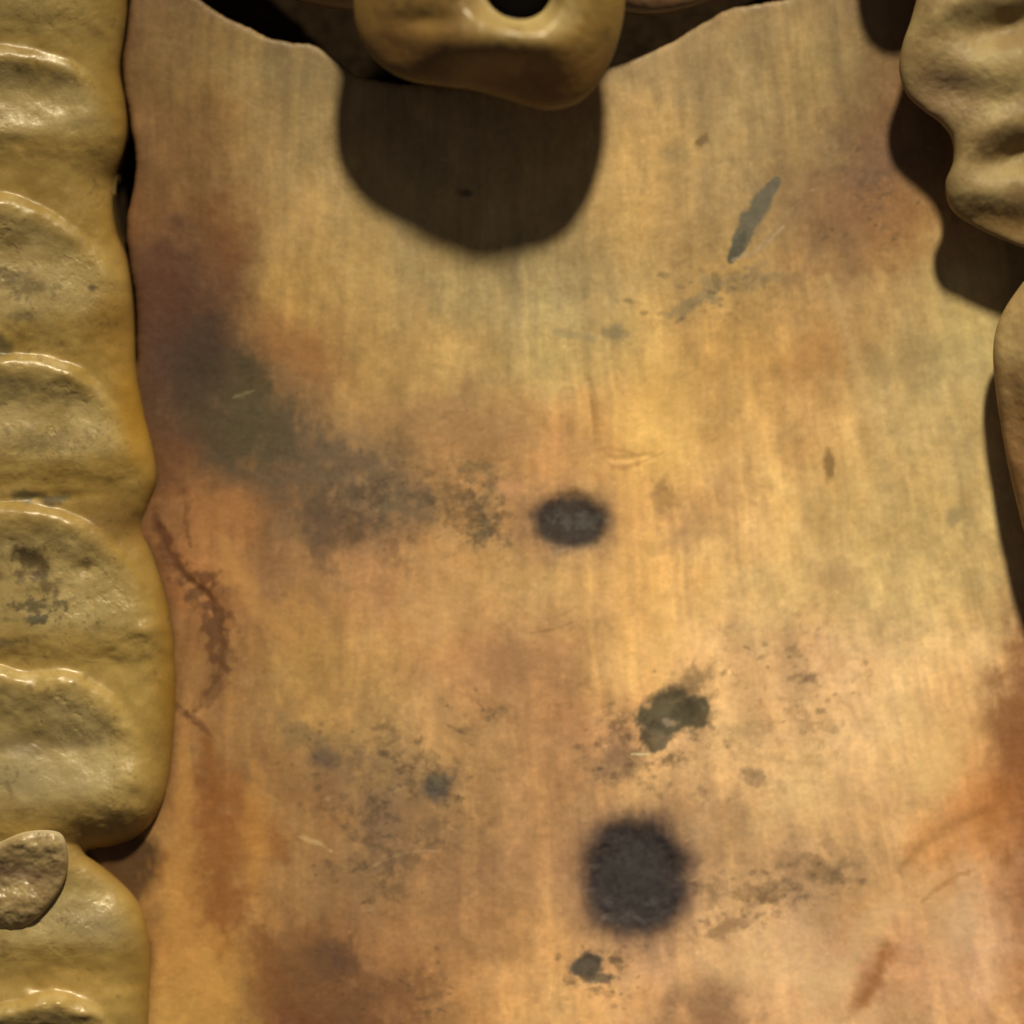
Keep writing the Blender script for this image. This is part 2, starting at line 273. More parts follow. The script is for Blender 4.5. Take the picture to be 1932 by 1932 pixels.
DK = (62, 50, 42)
STAINS_AND_SHADE = [
 # long brown-black stain down the left side, then the painted lower-left shadow
 (340, 520, 60, 95, 10, (100, 68, 42), dict(k=.6, soft=.9, rough=.6)),
 (345, 640, 62, 110, -12, (78, 56, 42), dict(k=.8, soft=.8, rough=.6)),
 (372, 705, 48, 62, 20, (70, 54, 36), dict(k=.9, soft=.8, rough=.5)),
 (465, 770, 105, 60, 42, (86, 72, 44), dict(k=.88, soft=.7, rough=.7)),
 (470, 840, 90, 60, 20, (90, 78, 54), dict(k=.65, soft=.7, rough=.55)),
 (380, 800, 75, 60, 50, (82, 60, 40), dict(k=.65, soft=.8, rough=.6)),
 (520, 930, 110, 42, 25, (102, 80, 56), dict(k=.6, soft=.7, rough=.9)),
 (610, 880, 90, 55, 30, (112, 90, 62), dict(k=.55, soft=.8, rough=.9)),
 (630, 985, 60, 40, 10, (98, 72, 50), dict(k=.65, soft=.7, rough=.5)),
 (720, 900, 90, 45, 35, (112, 90, 64), dict(k=.45, soft=.8, rough=.6, nz=24)),
 (330, 870, 42, 40, 0, (120, 82, 46), dict(k=.6, soft=.7, rough=.5)),
 (430, 440, 40, 60, 0, (118, 72, 38), dict(k=.5, soft=.8, rough=.7)),
 (560, 650, 70, 35, 30, (150, 100, 55), dict(k=.5, soft=.8, rough=.7)),
 (420, 960, 70, 45, 10, (170, 112, 60), dict(k=.5, soft=.8, rough=.7)),
 (690, 880, 150, 22, 28, (100, 80, 58), dict(k=.6, soft=.8, rough=1.0, nz=20)),
 (750, 955, 120, 18, 22, (104, 86, 60), dict(k=.65, soft=.8, rough=1.1, nz=16)),
 (610, 1010, 26, 60, -12, (96, 74, 52), dict(k=.6, soft=.8, rough=.8, nz=20)),
 (570, 860, 120, 40, 38, (92, 74, 52), dict(k=.6, soft=.8, rough=.9, nz=22)),
 (310, 600, 50, 130, 0, (86, 56, 40), dict(k=.6, soft=.9, rough=.6)),
 (300, 540, 50, 70, 0, (96, 58, 36), dict(k=.5, soft=.9, rough=.7)),
 (330, 860, 45, 60, 20, (106, 62, 36), dict(k=.5, soft=.8, rough=.7)),
 (455, 800, 95, 70, 35, (80, 66, 42), dict(k=.7, soft=.9, rough=.7)),
 (385, 690, 52, 60, 10, (68, 51, 36), dict(k=.7, soft=.9, rough=.5)),
 (225, 1625, 82, 78, 0, (70, 46, 24), dict(k=.92, soft=.25, rough=.2)),  # cast shadow under the scallop, painted into the panel colour
 # the two round black spots
 (1072, 985, 106, 72, -4, (124, 96, 70), dict(k=.55, soft=.6, rough=.2)),
 (1080, 986, 78, 53, -6, (54, 46, 40), dict(k=.96, soft=.32, rough=.14, nz=50)),
 (1197, 1652, 128, 140, 0, (106, 78, 62), dict(k=.65, soft=.38, rough=.1, nz=60)),
 (1199, 1654, 102, 116, 5, (52, 43, 40), dict(k=.97, soft=.27, rough=.09, nz=60)),
 (1205, 1655, 72, 76, 0, (48, 44, 40), dict(k=.6, soft=.5, rough=.3, nz=20)),
 (1195, 1635, 46, 46, 0, (80, 74, 66), dict(k=.28, soft=.9, rough=1.5, nz=9, seed=15)),
 (1088, 985, 34, 15, -4, (96, 90, 78), dict(k=.45, soft=.9, rough=1.2, nz=9, seed=16)),
 # ragged green-grey patch between them and small ones below
 (1262, 1342, 60, 40, -20, (88, 80, 56), dict(k=.95, soft=.22, rough=.25, nz=26)),
 (1310, 1345, 36, 34, 10, (88, 78, 54), dict(k=.9, soft=.25, rough=.35, nz=22)),
 (1238, 1388, 34, 32, -30, (88, 78, 55), dict(k=.9, soft=.25, rough=.4, nz=22)),
 (1300, 1290, 34, 26, -30, (120, 98, 66), dict(k=.6, soft=.6, rough=.7, nz=16)),
 (1258, 1362, 9, 7, 30, (170, 142, 112), dict(k=.6, soft=.9, rough=.9, nz=10)),
 (1165, 1440, 50, 28, -10, (118, 92, 66), dict(k=.6, soft=.7, rough=.7, nz=20)),
 (1175, 1400, 26, 40, 0, (130, 95, 66), dict(k=.5, soft=.7, rough=.6, nz=20)),
 (1106, 1822, 30, 26, 10, (80, 72, 58), dict(k=.95, soft=.3, rough=.3, nz=20)),
 (1125, 1845, 34, 10, 5, (84, 74, 58), dict(k=.85, soft=.4, rough=.4, nz=14)),
 (1158, 1812, 14, 6, -5, (95, 76, 52), dict(k=.7, soft=.5, rough=.5, nz=12)),
 # grey-green slivers upper right
 (1350, 545, 40, 20, -28, (128, 112, 80), dict(k=.65, soft=.6, rough=.8, nz=18)),
 (1430, 525, 45, 18, -5, (136, 116, 82), dict(k=.5, soft=.7, rough=.9, nz=16)),
 (1285, 585, 30, 16, -15, (125, 108, 76), dict(k=.6, soft=.5, rough=.6, nz=16)),
 (1160, 628, 22, 12, 0, (128, 112, 78), dict(k=.7, soft=.5, rough=.5, nz=16)),
 (1080, 632, 50, 8, 12, (150, 130, 88), dict(k=.6, soft=.6, rough=.5, nz=20)),
 (1325, 265, 9, 16, 40, (110, 86, 52), dict(k=.8, soft=.5, rough=.4, nz=14)),
 (1275, 290, 26, 18, 0, (140, 118, 74), dict(k=.5, soft=.6, rough=.5, nz=20)),
 # brown haze upper right
 (1590, 400, 80, 110, 10, (122, 88, 58), dict(k=.6, soft=.8, rough=.7)),
 (1640, 330, 60, 50, 0, (118, 86, 62), dict(k=.5, soft=.7, rough=.7)),
 (1520, 690, 75, 45, -20, (158, 112, 62), dict(k=.5, soft=.8, rough=.5)),
 (1700, 470, 50, 50, 0, (160, 112, 60), dict(k=.4, soft=.8, rough=.5)),
 (1565, 872, 10, 30, -4, (120, 90, 48), dict(k=.8, soft=.5, rough=.4, nz=14)),
 (1585, 1090, 45, 30, 20, (160, 125, 82), dict(k=.5, soft=.8, rough=.5)),
 (1800, 975, 14, 20, 30, (140, 118, 78), dict(k=.7, soft=.5, rough=.2)),
 # brown about the middle spot
 (1250, 945, 22, 34, 0, (128, 92, 60), dict(k=.7, soft=.6, rough=.5, nz=20)),
 (1275, 1010, 50, 32, 0, (156, 118, 80), dict(k=.5, soft=.8, rough=.7)),
 (950, 1255, 46, 60, 10, (150, 108, 70), dict(k=.65, soft=.8, rough=.5)),
 (900, 800, 140, 40, 8, (160, 118, 74), dict(k=.4, soft=.9, rough=.7)),
 (905, 965, 30, 44, 0, (120, 98, 66), dict(k=.6, soft=.7, rough=.8, nz=14)),
 (912, 1000, 22, 16, 0, (104, 92, 62), dict(k=.7, soft=.6, rough=.6, nz=12)),
 (885, 880, 30, 12, 10, (120, 98, 62), dict(k=.6, soft=.6, rough=.8, nz=12)),
 (965, 922, 26, 18, 0, (208, 150, 100), dict(k=.5, soft=.8, rough=.4, nz=16)),
 (870, 985, 40, 22, 20, (185, 135, 78), dict(k=.6, soft=.7, rough=.5, nz=20)),
 # dirty patch lower left of centre
 (690, 1480, 190, 120, 15, (138, 104, 66), dict(k=.45, soft=.9, rough=1.0, nz=36)),
 (612, 1430, 28, 20, 25, (86, 72, 58), dict(k=.85, soft=.6, rough=.35, nz=20)),
 (585, 1395, 50, 20, 30, (122, 98, 62), dict(k=.6, soft=.6, rough=.6, nz=20)),
 (640, 1470, 55, 45, 10, (125, 94, 64), dict(k=.5, soft=.8, rough=.6, nz=24)),
 (760, 1460, 90, 45, 20, (122, 96, 66), dict(k=.55, soft=.8, rough=.7, nz=24)),
 (822, 1480, 30, 20, -10, (84, 78, 62), dict(k=.8, soft=.5, rough=.4, nz=18)),
 (820, 1500, 18, 16, 0, (78, 70, 66), dict(k=.6, soft=.5, rough=.3, nz=18)),
 (725, 1560, 40, 60, 0, (118, 90, 66), dict(k=.55, soft=.8, rough=.6, nz=22)),
 (820, 1570, 22, 28, 10, (108, 84, 58), dict(k=.6, soft=.7, rough=.6, nz=16)),
 (590, 1520, 60, 60, 0, (140, 98, 58), dict(k=.45, soft=.8, rough=.5)),
 (680, 1660, 110, 60, 0, (140, 104, 66), dict(k=.4, soft=.8, rough=.5)),
 # orange and rust flows left and lower left
 (395, 1520, 60, 90, 20, (140, 86, 42), dict(k=.5, soft=.8, rough=.7)),
 (440, 1600, 80, 80, 0, (150, 96, 44), dict(k=.45, soft=.8, rough=.7)),
 (350, 1690, 55, 60, 0, (186, 128, 60), dict(k=.5, soft=.8, rough=.5)),
 (470, 1570, 45, 50, 0, (172, 118, 58), dict(k=.4, soft=.8, rough=.6)),
 (430, 1690, 50, 40, 30, (138, 86, 42), dict(k=.5, soft=.6, rough=.8)),
 (580, 1800, 90, 50, 20, (118, 80, 44), dict(k=.6, soft=.6, rough=.8)),
 (630, 1815, 42, 32, 20, (80, 56, 44), dict(k=.8, soft=.6, rough=.35)),
 (590, 1880, 100, 70, 0, (120, 82, 46), dict(k=.6, soft=.7, rough=.8)),
 (700, 1900, 90, 60, 0, (112, 74, 46), dict(k=.55, soft=.7, rough=.8)),
 (390, 1870, 70, 60, 0, (186, 136, 68), dict(k=.5, soft=.8, rough=.35)),
 (1350, 1900, 60, 50, 0, (130, 96, 64), dict(k=.6, soft=.7, rough=.7)),
 # rust down the right side
 (1915, 1400, 50, 170, 0, (130, 78, 40), dict(k=.75, soft=.6, rough=.5)),
 (1870, 1520, 70, 70, 30, (172, 108, 52), dict(k=.5, soft=.8, rough=.35)),
 (1780, 1590, 80, 40, -25, (176, 114, 54), dict(k=.5, soft=.6, rough=.7)),
 (1640, 1860, 20, 60, 25, (156, 96, 50), dict(k=.6, soft=.8, rough=.5)),
 (1675, 1800, 16, 22, 20, (160, 100, 52), dict(k=.6, soft=.7, rough=.5)),
 (1770, 1430, 60, 70, 0, (218, 176, 108), dict(k=.6, soft=.9, rough=.5)),
 (1780, 1740, 40, 70, -15, (200, 160, 108), dict(k=.5, soft=.9, rough=.5)),
 (1560, 1850, 50, 30, -50, (212, 172, 118), dict(k=.45, soft=.7, rough=.9)),
 (1650, 1740, 60, 24, -60, (210, 170, 116), dict(k=.45, soft=.7, rough=.9)),
 (1830, 1700, 26, 90, -8, (208, 168, 120), dict(k=.45, soft=.8, rough=.8)),
 (1450, 1820, 80, 40, 0, (214, 174, 118), dict(k=.4, soft=.8, rough=.9)),
 (1500, 1480, 70, 60, 0, (210, 170, 110), dict(k=.4, soft=.8, rough=.8)),
 (820, 1130, 60, 90, 0, (196, 152, 96), dict(k=.4, soft=.8, rough=.8)),
 (600, 1180, 60, 40, 60, (188, 136, 68), dict(k=.45, soft=.8, rough=.8)),
 (430, 1080, 30, 60, -30, (184, 128, 66), dict(k=.5, soft=.8, rough=.7)),
 # grey-brown patch right of the big spot
 (1550, 1640, 60, 24, 10, (128, 98, 64), dict(k=.7, soft=.6, rough=.6, nz=22)),
 (1440, 1690, 60, 14, 4, (128, 96, 60), dict(k=.6, soft=.6, rough=.9, nz=14)),
 (1370, 1750, 46, 16, -8, (126, 92, 60), dict(k=.6, soft=.6, rough=.9, nz=12)),
 (1380, 1560, 24, 55, 0, (140, 104, 66), dict(k=.55, soft=.8, rough=.7)),
 (1420, 1465, 22, 14, 10, (116, 92, 66), dict(k=.6, soft=.6, rough=.6, nz=14)),
 (1525, 1280, 16, 12, 0, (120, 90, 62), dict(k=.7, soft=.5, rough=.5, nz=12)),
 (1250, 800, 60, 110, 5, (216, 168, 90), dict(k=.45, soft=.9, rough=.5)),
 (1195, 950, 26, 60, 0, (216, 158, 88), dict(k=.5, soft=.8, rough=.5)),
 (700, 470, 50, 90, 0, (182, 142, 78), dict(k=.4, soft=.9, rough=.5)),
 (880, 365, 18, 9, 0, (60, 45, 30), dict(k=.7, soft=.5, rough=.5)),
]
STROKES = [
 ([(395, 1400), (402, 1500), (425, 1600), (405, 1730), (420, 1800)], 40, (136, 82, 36), dict(k=.65, nz=26)),
 ([(372, 1470), (430, 1510), (500, 1560), (540, 1620)], 26, (136, 82, 38), dict(k=.5, nz=24)),
 ([(475, 1440), (486, 1560), (478, 1700)], 24, (190, 132, 62), dict(k=.5, nz=24)),
 ([(345, 1400), (352, 1560), (330, 1680), (336, 1900)], 24, (190, 136, 66), dict(k=.5, nz=24)),
 ([(395, 1760), (400, 1850), (410, 1960)], 44, (198, 142, 68), dict(k=.5, nz=30)),
 ([(480, 1760), (510, 1850), (500, 1960)], 34, (124, 78, 40), dict(k=.55, nz=20)),
 ([(420, 1020), (470, 1120), (560, 1220)], 26, (190, 136, 72), dict(k=.45, nz=30)),
 ([(560, 1000), (600, 1100), (640, 1200)], 24, (136, 100, 60), dict(k=.4, nz=24)),
 ([(1480, 1150), (1500, 1260), (1490, 1380)], 26, (164, 130, 86), dict(k=.35, nz=24)),
 ([(1225, 1000), (1240, 1150), (1250, 1290)], 22, (218, 170, 96), dict(k=.4, nz=24)),
 ([(1466, 342), (1446, 366), (1422, 405), (1400, 450), (1380, 490)], 21, (98, 90, 70), dict(k=.92, hard=.7, rough=.3, nz=22)),
 ([(1404, 440), (1388, 470), (1378, 494)], 12, (80, 76, 58), dict(k=.7, hard=.4, rough=.3)),
 ([(1380, 492), (1430, 470), (1480, 425)], 5, (176, 148, 108), dict(k=.5)),
 ([(290, 960), (318, 1040), (350, 1085), (395, 1120), (408, 1180)], 6, (84, 48, 26), dict(k=.75, rough=1.0)),
 ([(400, 1150), (420, 1210), (412, 1270), (385, 1320)], 6, (86, 52, 30), dict(k=.7, rough=1.0)),
 ([(330, 1325), (352, 1345), (372, 1368)], 5, (84, 54, 30), dict(k=.6, rough=1.0)),
 ([(300, 870), (345, 930), (350, 985), (360, 1030)], 8, (100, 60, 32), dict(k=.55, rough=1.0)),
 ([(290, 960), (318, 1040), (350, 1085), (395, 1120), (410, 1180), (400, 1230), (425, 1260)], 24, (96, 58, 32), dict(k=.75, nz=16, rough=1.1)),
 ([(345, 1090), (385, 1150), (420, 1210), (410, 1290), (370, 1340)], 20, (100, 66, 38), dict(k=.65, nz=16, rough=1.1)),
 ([(320, 1330), (370, 1360), (400, 1390)], 9, (104, 66, 36), dict(k=.7)),
 ([(1115, 745), (1120, 800), (1130, 850), (1160, 880), (1200, 875), (1255, 852)], 6, (150, 104, 54), dict(k=.4)),
 ([(1000, 1195), (1050, 1185), (1090, 1170)], 3, (134, 98, 58), dict(k=.5)),
 ([(960, 1130), (1010, 1165), (1060, 1160), (1110, 1130)], 3, (150, 112, 66), dict(k=.35)),
 ([(1210, 860), (1150, 845), (1120, 850)], 4, (150, 102, 54), dict(k=.35)),
 ([(1620, 1900), (1655, 1850), (1665, 1800)], 14, (158, 102, 54), dict(k=.5)),
 ([(1700, 1640), (1740, 1600), (1800, 1570)], 12, (170, 120, 66), dict(k=.45)),
 ([(1840, 1640), (1790, 1660), (1740, 1700)], 8, (158, 108, 60), dict(k=.5)),
 ([(1560, 520), (1600, 640), (1650, 800), (1680, 960), (1700, 1100)], 16, (204, 168, 108), dict(k=.3)),
 ([(1700, 1240), (1725, 1380), (1745, 1500)], 7, (222, 182, 116), dict(k=.4)),
 ([(1180, 1290), (1180, 1000), (1195, 900)], 14, (212, 162, 90), dict(k=.35)),
 ([(1190, 1423), (1228, 1423)], 1.6, (236, 214, 150), dict(k=.95, rough=.1)),
 ([(560, 1578), (600, 1590), (625, 1606)], 4, (200, 164, 106), dict(k=.6)),
 ([(440, 750), (480, 736)], 4, (126, 114, 74), dict(k=.6)),
 ([(690, 1640), (760, 1610), (830, 1605)], 3, (176, 140, 92), dict(k=.6)),
 ([(838, 1365), (880, 1385)], 4, (128, 94, 58), dict(k=.7)),
 ([(900, 1325), (925, 1345), (950, 1340)], 4, (134, 100, 60), dict(k=.5)),
 ([(1430, 480), (1470, 420), (1510, 380)], 4, (150, 124, 84), dict(k=.5)),
]
PITTED = [(760, 950, 170, 90, .8), (910, 970, 70, 90, .9), (750, 1490, 160, 120, .9), (600, 1420, 90, 60, .6), (1230, 1400, 150, 140, .8),
          (1420, 1700, 150, 70, .6), (1550, 1640, 100, 50, .5), (1150, 1830, 110, 80, .7), (690, 1640, 160, 90, .6), (1330, 560, 150, 60, .5), (1640, 380, 120, 120, .4),
          (1500, 1290, 160, 160, .45), (900, 1340, 60, 40, .5), (760, 1850, 130, 80, .4)]
RIDGES = [([(1555, 500), (1610, 680), (1660, 850), (1700, 1060), (1720, 1250), (1750, 1500)], 22, 2.2),
          ([(1110, 720), (1125, 820), (1150, 865), (1230, 860)], 7, -1.6),
          ([(300, 1000), (345, 1085), (400, 1140), (415, 1240), (370, 1340)], 10, -2.4),
          ([(1600, 1932), (1660, 1850), (1670, 1790)], 14, -3.0), ([(1700, 1650), (1760, 1590), (1850, 1540)], 16, -2.5),
          ([(820, 1250), (840, 1450), (850, 1600)], 20, 1.0), ([(1180, 700), (1190, 1000), (1180, 1300)], 16, 1.2)]
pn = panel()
tag(pn, 'smooth tan bone panel with brown stains and two round black spots', 'panel')

# ------------------------------------------------------------------ rounded carved pieces
def carved(name, outline, centre, ztop, zbot, parent, colf, rings=70, segs=260, edge=2.2, prof=0.5, under=0.5, mat=None):
    """closed piece: outline curve, an upper face of height ztop(x,y,r,th) rolling over at the edge, a flatter underside"""
    o = spline(outline, segs); n = len(o); cx, cy = centre
    rt = 1-(1-np.linspace(0, 1, rings))**1.6                     # denser towards the rim
    r = np.r_[rt, rt[::-1][1:]]; top = np.r_[np.ones(rings, bool), np.zeros(rings-1, bool)]
    R = r[:, None]; x = cx+(o[None, :, 0]-cx)*R; y = cy+(o[None, :, 1]-cy)*R
    th = np.arctan2(-(y-cy), x-cx)
    zt = ztop(x, y, R*np.ones_like(x), th); k = (1-np.clip(R, 0, 1)**(edge*2))**prof
    zm = zbot+(zt-zbot)*under
    z = np.where(top[:, None], zm+(zt-zm)*k, zm-(zm-zbot)*k)
    x[0] = cx; y[0] = cy
    V = np.stack(P(x.ravel(), y.ravel(), z.ravel()), -1)
    col = colf(x.ravel(), y.ravel(), np.broadcast_to(R, x.shape).ravel())
    F = grid_faces(len(r), n, True)
    return mesh(name, V, F, col, mat or M_carve, parent)

def tones(x, y, base, alt, dark=None, dk=0.0, seed=200, size=70):
    a = sstep(-0.9, 0.9, fbm(x, y, size, seed, 4))[:, None]
    col = pig(base)*(1-a)+pig(alt)*a
    col = col*np.exp(0.07*fbm(x, y, 18, seed+7, 3))[:, None]
    if dark is not None:
        d = (dk*sstep(0.5, 1.1, fbm(x, y, 30, seed+11, 4)+0.3*fbm(x, y, 9, seed+13, 2)))[:, None]
        col = col*(1-d)+pig(dark)*d
    return col

# ------------------------------------------------------------------ left border: ochre ridge with overlapping scallops
left = empty('scalloped_border', 100, 966)
tag(left, 'long scalloped ivory border of overlapping hollow lobes, along the left side of the tan panel', 'carving')
LOBES = [  # outline, rim height, dish depth, colours
 [(-200,-240),(0,-230),(120,-200),(190,-120),(215,-40),(200,30),(150,62),(60,72),(-60,70),(-200,60)],
 [(-200,130),(-80,98),(0,96),(80,106),(150,134),(197,180),(222,232),(216,272),(165,294),(60,292),(-60,290),(-200,300)],
 [(-200,400),(-80,368),(0,370),(60,386),(130,428),(186,474),(228,522),(238,562),(205,602),(110,636),(0,646),(-200,650)],
 [(-200,700),(-80,680),(0,676),(95,680),(165,712),(218,770),(244,838),(238,880),(160,906),(0,908),(-200,900)],
 [(-200,970),(-60,954),(0,952),(90,960),(160,986),(216,1030),(268,1100),(304,1180),(300,1230),(230,1256),(90,1244),(0,1236),(-200,1230)],
 [(-200,1270),(-60,1256),(0,1256),(55,1272),(130,1268),(196,1300),(250,1362),(284,1438),(286,1490),(254,1546),(190,1566),(100,1580),(-60,1590),(-200,1580)],
 [(-200,1660),(-40,1620),(60,1596),(135,1598),(196,1634),(244,1686),(268,1742),(246,1782),(150,1806),(0,1812),(-200,1820)],
 [(-200,1590),(-60,1604),(0,1586),(58,1564),(118,1566),(134,1604),(130,1650),(100,1702),(54,1744),(-10,1754),(-120,1730),(-200,1700)],
 [(-200,1930),(-60,1905),(20,1892),(90,1872),(150,1878),(195,1910),(225,1960),(220,2040),(100,2080),(-200,2080)]]
LC = []                                     # per lobe: centre, outline radius by angle, vertical span, strengths
for i, out in enumerate(LOBES):
    o = spline(out, 420); y0 = o[:, 1].min(); y1 = o[:, 1].max()
    c = (o[:, 0].max()-150 if i != 7 else 20, 0.5*(y0+y1))
    a_ = np.arctan2(-(o[:, 1]-c[1]), o[:, 0]-c[0]); r_ = np.hypot(o[:, 0]-c[0], o[:, 1]-c[1]); k_ = np.argsort(a_)
    LC.append((c, a_[k_], r_[k_], y0, y1))
def lobe_rv(i, x, y):
    c, a_, r_, y0, y1 = LC[i]
    th = np.arctan2(-(y-c[1]), x-c[0]); R = np.interp(th, a_, r_, period=2*np.pi)
    return np.hypot(x-c[0], y-c[1])/R, (y-y0)/(y1-y0), R
RIM = [22, 24, 32, 32, 31, 36, 30, 34, 34]
DIP = [14, 22, 22, 22, 22, 24, 14, 12, 14]
PV = [0, .12, .24, .38, .52, .66, .8, .92, 1.0, 1.15]
PZ = [1.0, .93, .70, .50, .42, .46, .44, .26, 0.05, 0]
def height(x, y, dist, own=None):
    z = 48*(1-np.exp(-dist/30.0))**0.8+14*(1-np.exp(-dist/110.0))
    z = z-15*np.exp(-((y-345)/38)**2)*np.exp(-((x-205)/55)**2)-14*np.exp(-((y-1000)/40)**2)*np.exp(-((x-262)/45)**2)
    cov = 0*z
    for i in (0, 1, 2, 3, 4, 5, 8, 6):
        r, v, R = lobe_rv(i, x, y)
        wv = v+0.03*fbm(x, y, 45, 330+i, 3)
        soft = 13.0/R
        low = sstep(0.55, 1.0, v)                     # the rim melts into the ridge below
        d = (1-r)*R+1.0*fbm(x, y, 55, 340+i, 3)
        prof = np.interp(wv, PV, PZ); prof = 0.5*prof+0.5*np.interp(wv+0.04, PV, PZ)
        W = sstep(0.95, 0.25, v)*(0.75+0.45*fbm(x, y, 60, 320+i, 3))
        a0 = -6-34*low-12*sstep(0.3, 0.6, v)+2*fbm(x, y, 30, 325+i, 2); wd_ = 17+20*low+12*sstep(0.2, 0.5, v)+5*fbm(x, y, 60, 327+i, 2)
        q = 3.0*np.logaddexp(0, (d-a0)/3.0); ins = 1-np.exp(-(q/wd_)**1.15)
        dd = np.maximum(d, 0)
        pz = RIM[i]*prof-5*np.exp(-((v-0.36)/0.16)**2)*sstep(1.0, 0.6, r)-DIP[i]*0.42*(1-np.clip(r, 0, 1)**2)*sstep(1.15, 0.3, v)
        if i == 5: pz = pz+9*np.exp(-((x-258)/30)**2-((y-1465)/30)**2)-8*np.exp(-((x-90)/130)**2-((y-1400)/26)**2)
        if i == 5: pz = pz+12*np.exp(-((x-200)/90)**2-((y-1510)/50)**2)
        if i == 2: pz = pz+6*np.exp(-((x-205)/28)**2-((y-518)/26)**2)
        if i == 4: pz = pz+6*np.exp(-((x-280)/30)**2-((y-1190)/18)**2)-5*np.exp(-((x-75)/38)**2-((y-1065)/26)**2)-5*np.exp(-((x-165)/24)**2-((y-1070)/17)**2)
        if i == 1: pz = pz+7*np.exp(-((x-20)/60)**2-((y-252)/20)**2)
        z = z+ins*pz; cov = np.maximum(cov, ins)
    for (cx, cy, rx, ry, d) in ((-10, 1895, 260, 34, 8), (120, 1882, 18, 12, 6), (170, 1905, 30, 12, 5), (60, 1870, 14, 10, 4), (120, 935, 60, 10, -3), (60, 940, 30, 8, -4)):
        z = z+d*np.exp(-((x-cx)/rx)**2-((y-cy)/ry)**2)
    z = z-1.1*cov*sstep(0.45, 1.3, fbm(x, y, 20, 315, 3)+0.6*fbm(x, y, 90, 317, 2))
    z = z+3.4*fbm(x, y, 85, 301, 3)+(0.4+0.4*cov)*fbm(x, y, 30, 305, 4)+0.12*fbm(x, y, 10, 309, 2)
    return z
BL = [  # worn and dirty places on the border
 (60, 1060, 30, 20, 40, (74, 56, 34), dict(k=.8, soft=.7, rough=.9, nz=16)), (90, 1095, 26, 18, 50, (84, 64, 40), dict(k=.7, soft=.7, rough=.9, nz=16)),
 (165, 1066, 18, 13, 0, (88, 66, 38), dict(k=.75, soft=.7, rough=.5, nz=18)), (75, 1140, 46, 12, 0, (78, 66, 42), dict(k=.8, soft=.6, rough=.9, nz=14)),
 (70, 1168, 40, 8, -5, (64, 60, 42), dict(k=.8, soft=.6, rough=.9, nz=12)), (40, 1085, 14, 12, 0, (80, 62, 40), dict(k=.7, soft=.7, rough=.7, nz=12)),
 (15, 1210, 30, 10, 0, (92, 78, 52), dict(k=.6, soft=.7, rough=.8, nz=14)),
 (20, 530, 40, 20, 10, (96, 80, 54), dict(k=.6, soft=.8, rough=.9, nz=14)), (75, 545, 30, 12, 0, (108, 90, 60), dict(k=.5, soft=.8, rough=.9, nz=12)),
 (178, 546, 7, 5, 0, (84, 64, 38), dict(k=.8, soft=.6)), (50, 600, 24, 8, 0, (98, 82, 56), dict(k=.6, soft=.7, rough=.7, nz=12)),
 (5, 655, 22, 16, 0, (86, 78, 52), dict(k=.7, soft=.6, rough=.5)), (70, 830, 90, 20, 0, (112, 92, 58), dict(k=.5, soft=.8, rough=1.0, nz=12)),
 (70, 935, 46, 10, 5, (86, 78, 52), dict(k=.8, soft=.7, rough=.7, nz=18)), (95, 945, 12, 9, 0, (80, 68, 44), dict(k=.7, soft=.6, rough=.5)),
 (60, 1405, 120, 18, -4, (108, 86, 58), dict(k=.6, soft=.8, rough=.5)), (60, 1460, 120, 40, 0, (158, 140, 102), dict(k=.5, soft=.9)),
 (30, 1640, 70, 16, 10, (124, 96, 68), dict(k=.5, soft=.8)), (170, 1740, 70, 34, 20, (146, 126, 88), dict(k=.6, soft=.8)),
 (235, 985, 60, 40, 20, (116, 80, 38), dict(k=.65, soft=.9)), (255, 790, 24, 90, -14, (168, 118, 30), dict(k=.6, soft=.8)),
 (225, 620, 40, 60, 0, (156, 112, 46), dict(k=.6, soft=.9)), (200, 1580, 90, 26, 0, (120, 84, 44), dict(k=.6, soft=.8)),
 (30, 40, 140, 40, 0, (168, 142, 84), dict(k=.5, soft=.9)), (150, 350, 90, 40, 20, (152, 118, 62), dict(k=.5, soft=.9)),
 (170, 1840, 90, 50, 0, (176, 136, 66), dict(k=.5, soft=.9)), (330, 1300, 30, 200, 0, (150, 106, 34), dict(k=.6, soft=.9))]
